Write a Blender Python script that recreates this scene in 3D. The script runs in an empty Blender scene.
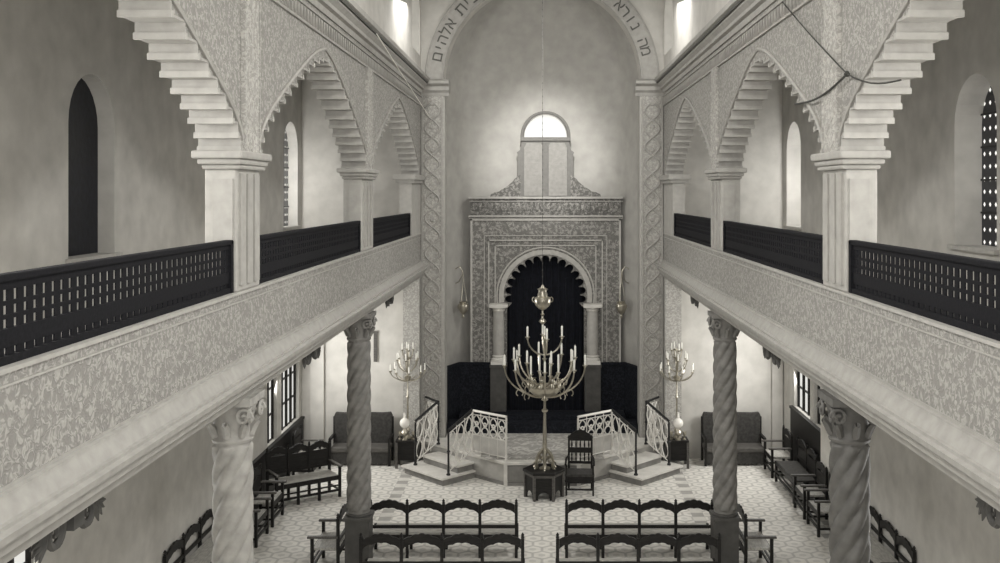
import bpy, bmesh, math, random
from mathutils import Vector, Matrix
random.seed(7)
S = bpy.context.scene
C = S.collection
PI = math.pi
EYE = 7.0          # camera height; px = 543 + 1000 X/Y, py = 193 + 1000 (EYE-Z)/Y
W = 3.2            # half width of the nave
XO = 6.35          # outer wall of aisles and galleries
YE = 26.4          # end wall

# ------------------------------------------------------------------ materials
class NT:
    def __init__(s, name):
        s.m = bpy.data.materials.new(name); s.m.use_nodes = True
        s.t = s.m.node_tree; s.b = s.t.nodes['Principled BSDF']; s.l = s.t.links
    def n(s, typ, **kw):
        nd = s.t.nodes.new(typ)
        for k, v in kw.items(): setattr(nd, k, v)
        return nd
    def math(s, op, a, b=None):
        nd = s.n('ShaderNodeMath', operation=op)
        for i, v in enumerate((a, b)):
            if v is None: continue
            if isinstance(v, (int, float)): nd.inputs[i].default_value = v
            else: s.l.new(v, nd.inputs[i])
        return nd.outputs[0]
    def ramp(s, fac, stops):
        nd = s.n('ShaderNodeValToRGB'); e = nd.color_ramp.elements
        while len(e) < len(stops): e.new(0.5)
        for i, (p, c) in enumerate(stops):
            e[i].position = p; e[i].color = (c[0], c[1], c[2], 1)
        s.l.new(fac, nd.inputs[0]); return nd.outputs[0]
    def bump(s, h, strength=.4, dist=.02):
        nd = s.n('ShaderNodeBump'); nd.inputs['Strength'].default_value = strength
        nd.inputs['Distance'].default_value = dist
        s.l.new(h, nd.inputs['Height']); s.l.new(nd.outputs[0], s.b.inputs['Normal'])
def g(v, warm=.03):
    return (v*(1+warm), v, v*(1-warm*2.2))
def plain(name, c, rough=.8, metal=0, noise=.12, scale=6, bump=.15, spec=.3):
    t = NT(name); t.b.inputs['Roughness'].default_value = rough; t.b.inputs['Metallic'].default_value = metal
    t.b.inputs['Specular IOR Level'].default_value = spec
    tc = t.n('ShaderNodeTexCoord'); nz = t.n('ShaderNodeTexNoise')
    nz.inputs['Scale'].default_value = scale; nz.inputs['Detail'].default_value = 8
    t.l.new(tc.outputs['Object'], nz.inputs['Vector'])
    lo = tuple(x*(1-noise) for x in c); hi = tuple(min(1, x*(1+noise)) for x in c)
    t.l.new(t.ramp(nz.outputs['Fac'], [(.3, lo), (.7, hi)]), t.b.inputs['Base Color'])
    if bump: t.bump(nz.outputs['Fac'], bump, .02)
    return t.m
def carved(name, c1, c2, scale=9, bump=.8, vscale=(1,1,1)):
    t = NT(name); t.b.inputs['Roughness'].default_value = .85; t.b.inputs['Specular IOR Level'].default_value = .2
    tc = t.n('ShaderNodeTexCoord'); mp = t.n('ShaderNodeMapping'); mp.inputs['Scale'].default_value = vscale
    t.l.new(tc.outputs['Object'], mp.inputs[0])
    nz = t.n('ShaderNodeTexNoise'); nz.inputs['Scale'].default_value = scale*.6
    t.l.new(mp.outputs[0], nz.inputs['Vector'])
    mx = t.n('ShaderNodeMixRGB'); mx.inputs[0].default_value = .12
    t.l.new(mp.outputs[0], mx.inputs[1]); t.l.new(nz.outputs['Color'], mx.inputs[2])
    vo = t.n('ShaderNodeTexVoronoi', feature='SMOOTH_F1'); vo.inputs['Scale'].default_value = scale*1.25; vo.inputs['Smoothness'].default_value = .35
    t.l.new(mx.outputs[0], vo.inputs['Vector'])
    wv = t.n('ShaderNodeTexVoronoi', feature='DISTANCE_TO_EDGE'); wv.inputs['Scale'].default_value = scale*.8
    t.l.new(mx.outputs[0], wv.inputs['Vector'])
    rim = t.math('MULTIPLY', t.math('ABSOLUTE', t.math('SUBTRACT', wv.outputs['Distance'], .13)), 3.2)
    h = t.math('SUBTRACT', 1.0, t.math('ADD', t.math('MULTIPLY', t.math('MINIMUM', rim, .4), 1.0), t.math('MULTIPLY', vo.outputs['Distance'], .9)))
    t.l.new(t.ramp(h, [(.25, c1), (.5, c2)]), t.b.inputs['Base Color'])
    t.bump(h, bump, .012)
    return t.m
def wood(name, c, rough=.45):
    t = NT(name); t.b.inputs['Roughness'].default_value = rough; t.b.inputs['Specular IOR Level'].default_value = .16
    tc = t.n('ShaderNodeTexCoord'); mp = t.n('ShaderNodeMapping'); mp.inputs['Scale'].default_value = (3, 14, 14)
    t.l.new(tc.outputs['Object'], mp.inputs[0]); nz = t.n('ShaderNodeTexNoise'); nz.inputs['Scale'].default_value = 2.5
    nz.inputs['Detail'].default_value = 6; t.l.new(mp.outputs[0], nz.inputs['Vector'])
    t.l.new(t.ramp(nz.outputs['Fac'], [(.3, tuple(x*.7 for x in c)), (.7, tuple(x*1.3 for x in c))]), t.b.inputs['Base Color'])
    t.bump(nz.outputs['Fac'], .15, .01)
    return t.m
def emis(name, c, st):
    t = NT(name); t.b.inputs['Base Color'].default_value = (.02, .02, .02, 1)
    t.b.inputs['Emission Color'].default_value = (*c, 1); t.b.inputs['Emission Strength'].default_value = st
    return t.m
def floor_mat():
    t = NT('floor_tiles'); t.b.inputs['Roughness'].default_value = .55; t.b.inputs['Specular IOR Level'].default_value = .25
    tc = t.n('ShaderNodeTexCoord'); sc = t.n('ShaderNodeVectorMath', operation='SCALE'); sc.inputs['Scale'].default_value = 1/.36
    t.l.new(tc.outputs['Object'], sc.inputs[0]); p = sc.outputs[0]
    s_ = (1.0, 1.7320508, 1.0); hf = (.5, .8660254, .5)
    def vm(op, a, b):
        nd = t.n('ShaderNodeVectorMath', operation=op)
        for i, v in enumerate((a, b)):
            if v is None: continue
            if isinstance(v, tuple): nd.inputs[i].default_value = v
            else: t.l.new(v, nd.inputs[i])
        return nd
    def modp(a): # positive modulo
        d = vm('DIVIDE', a, s_).outputs[0]; fr = vm('FRACTION', d, None).outputs[0]
        return vm('SUBTRACT', vm('MULTIPLY', fr, s_).outputs[0], hf).outputs[0]
    flat = vm('MULTIPLY', p, (1, 1, 0)).outputs[0]
    a = vm('MULTIPLY', modp(flat), (1, 1, 0)).outputs[0]; b = vm('MULTIPLY', modp(vm('SUBTRACT', flat, hf).outputs[0]), (1, 1, 0)).outputs[0]
    la = vm('LENGTH', a, None).outputs['Value']; lb = vm('LENGTH', b, None).outputs['Value']
    sel = t.math('LESS_THAN', la, lb); mx = t.n('ShaderNodeMix', data_type='VECTOR')
    t.l.new(sel, mx.inputs[0]); t.l.new(b, mx.inputs[4]); t.l.new(a, mx.inputs[5])
    gv = mx.outputs[1]; ab = vm('ABSOLUTE', gv, None).outputs[0]
    sx = t.n('ShaderNodeSeparateXYZ'); t.l.new(ab, sx.inputs[0])
    hd = t.math('MAXIMUM', sx.outputs[0], vm('DOT_PRODUCT', ab, (.5, .8660254, 0)).outputs['Value'])
    col = t.ramp(hd, [(.0, g(.56)), (.16, g(.56)), (.2, g(.70)), (.40, g(.70)), (.46, g(.47))])
    sp = t.n('ShaderNodeSeparateXYZ'); t.l.new(tc.outputs['Object'], sp.inputs[0])
    ax = t.math('ABSOLUTE', sp.outputs[0])
    inb = t.math('MULTIPLY', t.math('GREATER_THAN', ax, 3.25), t.math('LESS_THAN', ax, 3.52))
    inb2 = t.math('GREATER_THAN', ax, 5.72)
    inb = t.math('MAXIMUM', inb, inb2)
    ck = t.n('ShaderNodeTexChecker'); ck.inputs['Scale'].default_value = 3.7
    ck.inputs['Color1'].default_value = (*g(.62), 1); ck.inputs['Color2'].default_value = (*g(.36), 1)
    t.l.new(tc.outputs['Object'], ck.inputs['Vector'])
    m2 = t.n('ShaderNodeMixRGB'); t.l.new(inb, m2.inputs[0]); t.l.new(col, m2.inputs[1]); t.l.new(ck.outputs[0], m2.inputs[2])
    nz = t.n('ShaderNodeTexNoise'); nz.inputs['Scale'].default_value = 5; nz.inputs['Detail'].default_value = 6
    t.l.new(tc.outputs['Object'], nz.inputs['Vector'])
    m3 = t.n('ShaderNodeMixRGB', blend_type='MULTIPLY'); m3.inputs[0].default_value = 1
    t.l.new(m2.outputs[0], m3.inputs[1]); t.l.new(t.ramp(nz.outputs['Fac'], [(.3, (.88,)*3), (.7, (1.08,)*3)]), m3.inputs[2])
    t.l.new(m3.outputs[0], t.b.inputs['Base Color'])
    return t.m
def leaded(name, spot, st):
    """dark leaded glass with small bright lights in the leading"""
    t = NT(name); t.b.inputs['Roughness'].default_value = .3
    tc = t.n('ShaderNodeTexCoord'); mp = t.n('ShaderNodeMapping'); mp.inputs['Scale'].default_value = (5.2, 5.2, 5.2)
    t.l.new(tc.outputs['Object'], mp.inputs[0]); fr = t.n('ShaderNodeVectorMath', operation='FRACTION'); t.l.new(mp.outputs[0], fr.inputs[0])
    sb = t.n('ShaderNodeVectorMath', operation='SUBTRACT'); t.l.new(fr.outputs[0], sb.inputs[0]); sb.inputs[1].default_value = (.5, .5, .5)
    s3 = t.n('ShaderNodeSeparateXYZ'); t.l.new(sb.outputs[0], s3.inputs[0])
    d = t.math('ADD', t.math('ABSOLUTE', s3.outputs[1]), t.math('ABSOLUTE', s3.outputs[2]))
    on = t.math('LESS_THAN', d, spot)
    t.b.inputs['Base Color'].default_value = (.012, .013, .018, 1)
    t.b.inputs['Emission Color'].default_value = (1, .98, .92, 1)
    t.l.new(t.math('MULTIPLY', on, st), t.b.inputs['Emission Strength'])
    return t.m
M = dict(
    plaster=plain('plaster', g(.50), .9, noise=.10, scale=3),
    gallery=plain('gallery_plaster', g(.48), .9, noise=.12, scale=2.5),
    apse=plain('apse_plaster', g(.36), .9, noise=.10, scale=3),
    stone=plain('dressed_stone', g(.38), .75, noise=.10, scale=8),
    mould=plain('moulded_plaster', g(.34), .8, noise=.10, scale=8),
    carve=carved('carved_stucco', g(.25), g(.38), 16, .7),
    carve_fine=carved('fine_carved_stucco', g(.32), g(.46), 16, .5),
    ark=carved('carved_ark_plaster', g(.15), g(.30), 10, .7),
    ark_dark=carved('carved_ark_frieze', g(.11), g(.24), 11, .9),
    arkline=plain('ark_moulding', g(.42), .7, scale=10),
    marble=plain('pale_marble', g(.60), .4, noise=.1, scale=5, bump=.05),
    marble_d=plain('grey_marble', g(.20), .4, noise=.2, scale=5, bump=.05),
    marble_m=plain('mid_marble', g(.42), .5, noise=.15, scale=4, bump=.05),
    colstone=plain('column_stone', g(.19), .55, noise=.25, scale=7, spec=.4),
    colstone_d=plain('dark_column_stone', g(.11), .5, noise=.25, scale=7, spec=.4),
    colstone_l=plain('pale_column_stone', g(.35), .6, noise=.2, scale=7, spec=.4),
    pedestal=plain('dark_pedestal', g(.07), .6, noise=.2, scale=7),
    wood=wood('dark_wood', (.019, .018, .017)),
    wood_l=wood('pale_worn_wood', (.40, .39, .36), .4),
    wood_m=wood('mid_wood', (.10, .095, .088)),
    screen=wood('screen_wood', (.008, .008, .010), .8),
    dado=carved('dark_dado', (.006, .007, .010), (.016, .018, .024), 14, .5),
    cloth=plain('dark_upholstery', (.05, .048, .045), .95, noise=.3, scale=14),
    brass=plain('brass', (.46, .43, .36), .3, .9, .1, 20, 0),
    dkmetal=plain('dark_iron', (.03, .03, .03), .45, .5, .1, 20, 0),
    iron_l=plain('pale_painted_iron', g(.62), .4, .1, .05, 20, 0),
    candle=plain('candle_wax', (.85, .84, .78), .5, 0, .03, 10, 0),
    void=plain('dark_curtain', (.005, .006, .010), .95, noise=.4, scale=9),
    ink=plain('dark_lettering', (.10, .098, .09), .8, noise=.1),
    tablet_l=plain('pale_tablet', g(.24), .7, noise=.1, scale=12),
    tablet=plain('tablet_plaster', g(.15), .7, noise=.1, scale=12),
    cord_w=plain('pale_cord', g(.8), .8, bump=0), cord_d=plain('dark_cord', (.05, .05, .045), .8, bump=0),
    sky=emis('bright_window_glass', (1, .985, .93), .9),
    skyg=emis('frosted_window_glass', (1, .985, .93), .75),
    glow=plain('milk_glass', g(.8), .2, 0, .02, 5, 0),
    lead=leaded('leaded_glass', .2, 1.1), lead_dark=plain('unlit_leaded_glass', (.006, .007, .012), .4, noise=.5, scale=10),
    floor=floor_mat(), carpet=carved('pale_patterned_carpet', g(.30), g(.48), 5, .1),
    curtain=plain('white_curtain', g(.7), .9, noise=.05),
)
# ------------------------------------------------------------------ mesh helpers
class B:
    def __init__(s): s.bm = bmesh.new()
    def box(s, x0, x1, y0, y1, z0, z1, mat=None):
        r = bmesh.ops.create_cube(s.bm, size=1)
        T = Matrix.Translation(((x0+x1)/2, (y0+y1)/2, (z0+z1)/2)) @ Matrix.Diagonal((abs(x1-x0), abs(y1-y0), abs(z1-z0), 1))
        if mat: T = mat @ T
        bmesh.ops.transform(s.bm, matrix=T, verts=r['verts']); return s
    def lathe(s, prof, c=(0, 0, 0), n=20, mat=None, fn=None):
        rings = []
        for (r, z) in prof:
            ring = []
            for i in range(n):
                a = 2*PI*i/n; rr, aa = (r, a) if fn is None else fn(r, a, z)
                v = Vector((c[0]+rr*math.cos(aa), c[1]+rr*math.sin(aa), c[2]+z))
                if mat: v = mat @ v
                ring.append(s.bm.verts.new(v))
            rings.append(ring)
        for a, b in zip(rings, rings[1:]):
            for i in range(n): s.bm.faces.new((a[i], a[(i+1) % n], b[(i+1) % n], b[i]))
        s.bm.faces.new(rings[0][::-1]); s.bm.faces.new(rings[-1]); return s
    def tube(s, pts, r=.01, n=6, mat=None):
        pts = [Vector(p) for p in pts]
        if mat: pts = [mat @ p for p in pts]
        rings = []
        prev = None
        for i, p in enumerate(pts):
            d = (pts[min(i+1, len(pts)-1)] - pts[max(i-1, 0)])
            if d.length < 1e-9: d = Vector((0, 0, 1))
            d.normalize()
            if prev is None:
                up = Vector((0, 0, 1)) if abs(d.z) < .9 else Vector((1, 0, 0)); u = d.cross(up).normalized()
            else:
                u = (prev - d*prev.dot(d))
                if u.length < 1e-6: u = d.orthogonal()
                u.normalize()
            prev = u; v = d.cross(u); rr = r[i] if isinstance(r, (list, tuple)) else r
            rings.append([s.bm.verts.new(p + (u*math.cos(2*PI*k/n) + v*math.sin(2*PI*k/n))*rr) for k in range(n)])
        for a, b in zip(rings, rings[1:]):
            for i in range(n): s.bm.faces.new((a[i], a[(i+1) % n], b[(i+1) % n], b[i]))
        s.bm.faces.new(rings[0][::-1]); s.bm.faces.new(rings[-1]); return s
    def prism(s, poly, axis, a, b, mat=None):
        """poly in the plane normal to axis: x->(y,z), y->(x,z), z->(x,y)"""
        def P(u, v, w):
            q = {'x': (w, u, v), 'y': (u, w, v), 'z': (u, v, w)}[axis]; q = Vector(q)
            return mat @ q if mat else q
        va = [s.bm.verts.new(P(u, v, a)) for u, v in poly]; vb = [s.bm.verts.new(P(u, v, b)) for u, v in poly]
        n = len(poly); s.bm.faces.new(va); s.bm.faces.new(vb[::-1])
        for i in range(n): s.bm.faces.new((va[i], vb[i], vb[(i+1) % n], va[(i+1) % n]))
        return s
    def quadgrid(s, grid):
        vs = [[s.bm.verts.new(p) for p in row] for row in grid]
        for a, b in zip(vs, vs[1:]):
            for i in range(len(a)-1): s.bm.faces.new((a[i], a[i+1], b[i+1], b[i]))
        return s
    def ob(s, name, mat, parent=None, smooth=False, bevel=0, kind=None):
        bmesh.ops.recalc_face_normals(s.bm, faces=s.bm.faces)
        me = bpy.data.meshes.new(name); s.bm.to_mesh(me); s.bm.free()
        me.materials.append(M[mat] if isinstance(mat, str) else mat)
        if smooth:
            for p in me.polygons: p.use_smooth = True
            me.set_sharp_from_angle(angle=math.radians(40))
        o = bpy.data.objects.new(name, me); C.objects.link(o)
        if parent: o.parent = parent
        if bevel:
            md = o.modifiers.new('bevel', 'BEVEL'); md.width = bevel; md.segments = 2; md.limit_method = 'ANGLE'
        if kind: o['kind'] = kind
        return o
def struct(name, b, mat, smooth=False, bevel=0): return b.ob(name, mat, None, smooth, bevel, 'structure')
def tag(o, label, cat, group=None):
    o['label'] = label; o['category'] = cat
    if group: o['group'] = group
    return o
def thing(name, loc, label, cat, rz=0, group=None):
    o = bpy.data.objects.new(name, None); C.objects.link(o); o.location = loc; o.rotation_euler = (0, 0, rz)
    o.empty_display_size = .1
    return tag(o, label, cat, group)
CH = {}
def copy_tree(o, loc=None, rz=None, label=None, group=None, parent=None):
    kids = [k for k in C.objects if k.parent == o]
    c = o.copy(); C.objects.link(c)
    if parent: c.parent = parent
    if loc is not None: c.location = loc
    if rz is not None: c.rotation_euler = (0, 0, rz)
    if label: c['label'] = label
    if group: c['group'] = group
    for k in kids: copy_tree(k, parent=c)
    return c
SIDE = {-1: 'left', 1: 'right'}
def arc(cx, cz, r, a0, a1, n):
    return [(cx + r*math.cos(math.radians(a0+(a1-a0)*i/n)), cz + r*math.sin(math.radians(a0+(a1-a0)*i/n))) for i in range(n+1)]

# ------------------------------------------------------------------ setting: floor, walls
struct('floor', B().box(-XO-.4, XO+.4, -3.4, 29.4, -.3, 0), 'floor')
PIERS = [(-4.1, .85), (3.43, .85), (10.95, .86), (18.40, 1.14)]
ZI = 7.45; ZT = 9.75
BAYS = [(-.35, 3.42), (7.22, 3.40), (14.76, 3.40), (22.3, 3.5)]
PROF = [(0, 0), (.10, .14), (.28, .28), (.50, .41), (.76, .54), (1.04, .67), (1.34, .80), (1.66, .94), (2.0, 1.08), (2.33, 1.21), (2.64, 1.32), (2.94, 1.41), (3.22, 1.47), (3.42, 1.50)]
def half_steps(hs):
    """(distance from the springing, height of underside) pairs"""
    k = hs/3.42
    return [(a*k, b) for a, b in PROF]
for sd in (-1, 1):
    nm = SIDE[sd]
    # arcade wall over the gallery with stepped arches
    pts = [(-5.2, ZI)]
    for c, hs in BAYS:
        st = half_steps(hs)
        L = []
        for i in range(len(st)-1):
            L += [(c-hs+st[i][0], ZI+st[i+1][1]), (c-hs+st[i+1][0], ZI+st[i+1][1])]
        pts.append((c-hs, ZI)); pts += L
        pts += [(2*c-y, z) for y, z in L[::-1]]; pts.append((c+hs, ZI))
    clean = []
    for p in pts:
        if not clean or abs(p[0]-clean[-1][0])+abs(p[1]-clean[-1][1]) > 1e-5: clean.append(p)
    pts = clean + [(YE, ZI), (YE, ZT+.4), (-5.2, ZT+.4)]
    b = B(); b.prism(pts, 'x', sd*3.2, sd*3.62)
    struct('wall_%s_arcade' % nm, b, 'carve')
    # projecting lip under every step, soffit strips
    b = B(); q = B()
    for c, hs in BAYS:
        st = half_steps(hs)
        for m_ in (-1, 1):
            for i in range(len(st)-1):
                t0, t1 = st[i][0], st[i+1][0]; z = ZI+st[i+1][1]; z0 = ZI+st[i][1]
                e = .035
                y0, y1 = c+m_*(hs-t0), c+m_*(hs-t1)
                # riser plate (pale) and thin projecting moulding at its foot
                ya = y0; yb = y0 + m_*(-.02)
                q.box(sd*3.185, sd*3.635, min(ya, yb), max(ya, yb), z0, z)
                lo = y0 - m_*.035
                b.box(sd*3.175, sd*3.645, min(y0+m_*.02, lo), max(y0+m_*.02, lo), z0-.015, z0+e+.01)
                # underside slab of the step
                q.box(sd*3.185, sd*3.635, min(y0, y1), max(y0, y1), z-.004, z+.02)
    struct('trim_%s_arch_lips' % nm, b, 'stone'); struct('trim_%s_arch_steps' % nm, q, 'mould')
    # outline bands around arches
    b = B()
    for c, hs in BAYS:
        for m_ in (-1, 1):
            pl = [(sd*3.19, c+m_*(hs+.08-a*(hs+.08)/hs), ZI+.10+z*1.05) for a, z in half_steps(hs)]
            b.tube(pl, .028, 6)
    struct('trim_%s_arch_bands' % nm, b, 'mould')
    # parapet under the balustrade, gallery slab and its mouldings
    b = B(); b.box(sd*3.2, sd*3.75, -3, YE, 5.22, 5.94); struct('wall_%s_parapet' % nm, b, 'carve')
    prof = [(3.75, 4.80), (3.17, 4.80), (3.15, 4.86), (3.10, 4.90), (3.09, 4.98), (3.03, 5.0), (3.02, 5.05), (3.07, 5.06), (3.07, 5.085), (3.10, 5.09), (3.12, 5.14),
            (3.155, 5.19), (3.155, 5.22), (3.19, 5.225), (3.19, 5.25), (3.75, 5.25)]
    b = B(); vs = []
    b2 = bmesh.new()
    for yy in (-3, YE):
        vs.append([b.bm.verts.new((sd*x, yy, z)) for x, z in prof])
    n = len(prof)
    for i in range(n): b.bm.faces.new((vs[0][i], vs[0][(i+1) % n], vs[1][(i+1) % n], vs[1][i]))
    b.bm.faces.new(vs[0]); b.bm.faces.new(vs[1][::-1]); b2.free()
    struct('trim_%s_ledge' % nm, b, 'mould', True)
    b = B(); b.box(sd*3.175, sd*3.4, -3, YE, 5.925, 5.955); b.box(sd*3.185, sd*3.2, -3, YE, 5.84, 5.855); struct('trim_%s_parapet_cap' % nm, b, 'stone')
    b = B(); b.box(sd*3.75, sd*(XO+.1), -3, YE, 5.15, 5.35); struct('floor_%s_gallery' % nm, b, 'marble')
    # cornice and frieze under the vault
    prof = [(3.3, 9.62), (3.17, 9.62), (3.15, 9.7), (3.09, 9.72), (3.09, 9.78), (3.02, 9.84), (3.02, 9.9), (2.95, 9.93), (2.95, 10.02), (2.99, 10.04), (3.3, 10.06)]
    b = B(); vs = []
    for yy in (-3, YE): vs.append([b.bm.verts.new((sd*x, yy, z)) for x, z in prof])
    n = len(prof)
    for i in range(n): b.bm.faces.new((vs[0][i], vs[0][(i+1) % n], vs[1][(i+1) % n], vs[1][i]))
    b.bm.faces.new(vs[0]); b.bm.faces.new(vs[1][::-1])
    struct('trim_%s_cornice' % nm, b, 'mould', True)
    b = B(); b.box(sd*3.165, sd*3.25, -3, YE, 9.28, 9.31); b.box(sd*3.165, sd*3.25, -3, YE, 9.52, 9.55)
    k = 3.0
    while k < YE-.1:
        b.prism([(k, 9.5), (k+.11, 9.5), (k+.055, 9.33)], 'x', sd*3.17, sd*3.25); k += .17
    struct('trim_%s_frieze' % nm, b, 'mould')
    b = B(); b.box(sd*2.985, sd*3.2, -3, YE, 9.87, 9.905); struct('trim_%s_cornice_groove' % nm, b, 'ink')  # dark projecting strip, its colour stands in for the shade of a groove
    # outer wall of aisle and gallery
    holes = [(13.42-12.55, 14.87-12.55, 6.11, 8.7)]
    def wall_with_windows(x0, x1, segs, ztop, z0, mat, name):
        """segs = [(y0,y1,zs,zt,arched)] sorted"""
        b = B(); y = -3
        for (a, c_, zs, zt, ar) in segs:
            b.box(x0, x1, y, a, z0, ztop); b.box(x0, x1, a, c_, z0, zs)
            if ar:
                r = (c_-a)/2; pl = [(a, ztop), (a, zt-r)] + [(p[0], p[1]) for p in arc((a+c_)/2, zt-r, r, 180, 0, 14)][1:-1] + [(c_, zt-r), (c_, ztop)]
                b.prism(pl, 'x', x0, x1)
            else: b.box(x0, x1, a, c_, zt, ztop)
            y = c_
        b.box(x0, x1, y, YE+.3, z0, ztop)
        return struct(name, b, mat)
    gw = [(2.6, 4.0, 6.11, 8.68, True), (8.0, 9.4, 6.11, 8.68, True), (13.42, 14.87, 6.11, 8.68, True), (19.3, 20.5, 6.11, 8.68, True), (24.55, 25.98, 6.15, 8.8, True)]
    if sd > 0: gw[2] = (13.95, 15.38, 6.2, 8.75, True)
    wall_with_windows(sd*XO, sd*(XO+.55), gw, 11.0, 5.1, 'gallery', 'wall_%s_gallery' % nm)
    zs = 1.12 if sd < 0 else 1.62
    aw = [(4.5, 6.2, zs, 4.2, False), (11.3, 12.6, zs, 4.2, False), (23.1, 23.95, zs, 4.2, False), (24.35, 26.1, zs, 4.2, False)]
    if sd > 0: aw[2] = (22.4, 23.35, zs, 4.2, False); aw[3] = (23.7, 25.2, zs, 4.2, False)
    wall_with_windows(sd*XO, sd*(XO+.4), aw, 5.15, 0, 'plaster', 'wall_%s_aisle' % nm)
    # windows
    k = 0
    for (a, c_, z0, zt, ar) in gw:
        k += 1; r = (c_-a)/2; xg = sd*(XO+(.25 if sd < 0 else .42))
        pl = [(a, z0), (a, zt-r)] + arc((a+c_)/2, zt-r, r, 180, 0, 14)[1:-1] + [(c_, zt-r), (c_, z0)]
        dark = sd < 0 and k == 3
        w = struct('window_%s_gallery_%d' % (nm, k), B().prism(pl, 'x', xg, xg+sd*.04), 'lead_dark' if dark else 'lead')
        if sd > 0 or not dark:
            f = B()
            for dz in range(1, 5): f.box(xg-sd*.03, xg+sd*.02, a+.02, c_-.02, z0+dz*.5-.015, z0+dz*.5+.015)
            f.box(xg-sd*.03, xg+sd*.02, (a+c_)/2-.02, (a+c_)/2+.02, z0, zt-.05)
            o = f.ob('glazing_bar', 'dkmetal', w); o['kind'] = 'structure'
        struct('trim_%s_gallery_sill_%d' % (nm, k), B().box(sd*(XO-.07), sd*(XO+.3), a-.08, c_+.12, z0-.06, z0+.004), 'stone')
    k = 0
    for (a, c_, z0, zt, ar) in aw:
        k += 1; xg = sd*(XO+.14)
        w = struct('window_%s_aisle_%d' % (nm, k), B().box(xg, xg+sd*.03, a, c_, z0, zt), 'skyg')
        f = B(); nn = max(2, round((c_-a)/.45))
        for i in range(nn+1): yy = a + (c_-a)*i/nn; f.box(xg-sd*.06, xg, yy-.03, yy+.03, z0, zt)
        for i in range(6): zz = z0 + (zt-z0)*i/5; f.box(xg-sd*.04, xg, a, c_, zz-.018, zz+.018)
        o = f.ob('window_frame', 'wood', w); o['kind'] = 'structure'
    # dark dado of the aisle wall below the windows
    b = B(); b.box(sd*(XO-.06), sd*(XO+.01), 20.6, 26.35 if sd < 0 else 25.35, .02, zs-.02)
    b.box(sd*(XO-.09), sd*(XO+.01), 20.6, 26.35 if sd < 0 else 25.35, zs-.06, zs)
    struct('trim_%s_aisle_dado' % nm, b, 'wood')
    # clerestory wall above the cornice
    cw = [(6.0, 8.2, 10.7, 12.4, True), (13.6, 15.8, 10.7, 12.4, True), (24.5, 26.2, 10.6, 12.3, True)]
    wall_with_windows(sd*3.2, sd*3.7, cw, 12.6, 9.9, 'plaster', 'wall_%s_clerestory' % nm)
    k = 0
    for (a, c_, z0, zt, ar) in cw:
        k += 1; r = (c_-a)/2
        pl = [(a, z0), (a, zt-r)] + arc((a+c_)/2, zt-r, r, 180, 0, 14)[1:-1] + [(c_, zt-r), (c_, z0)]
        struct('window_%s_clerestory_%d' % (nm, k), B().prism(pl, 'x', sd*3.6, sd*3.64), 'sky')
    b = B(); y = 3.0
    while y < YE-.2:
        b.prism([(y, 10.06), (y+.14, 10.06), (y+.07, 10.22)], 'x', sd*3.14, sd*3.21); y += .22
    struct('trim_%s_cresting' % nm, b, 'mould')
    # ceilings
    struct('ceiling_%s_gallery' % nm, B().box(sd*3.75, sd*(XO+.5), -3, YE+.3, 10.9, 11.1), 'gallery')
    struct('ceiling_%s_aisle' % nm, B().box(sd*3.6, sd*(XO+.1), -3, YE+.1, 4.92, 5.14), 'plaster')
# vault
b = B(); grid = []
for i in range(25):
    a = PI*i/24; grid.append([Vector((3.45*math.cos(a), yy, 12.4+1.9*math.sin(a))) for yy in (-3, YE+.3)])
for r0, r1 in zip(grid, grid[1:]):
    pass
b.quadgrid(grid); o = struct('ceiling', b, 'plaster', True)
sm = o.modifiers.new('thick', 'SOLIDIFY'); sm.thickness = .15; sm.offset = 1
# rear wall
b = B(); b.box(-XO-.5, XO+.5, -3.3, -3, 0, 14.4); struct('wall_rear', b, 'plaster')

# end wall with the chancel arch
ZA = 9.98; RA = 2.6
pl = [(-XO-.3, 0), (-RA, 0), (-RA, ZA)] + arc(0, ZA, RA, 180, 0, 40)[1:-1] + [(RA, ZA), (RA, 0), (XO+.3, 0), (XO+.3, 14.5), (-XO-.3, 14.5)]
struct('wall_end', B().prism(pl, 'y', YE, YE+.6), 'plaster')
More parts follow.
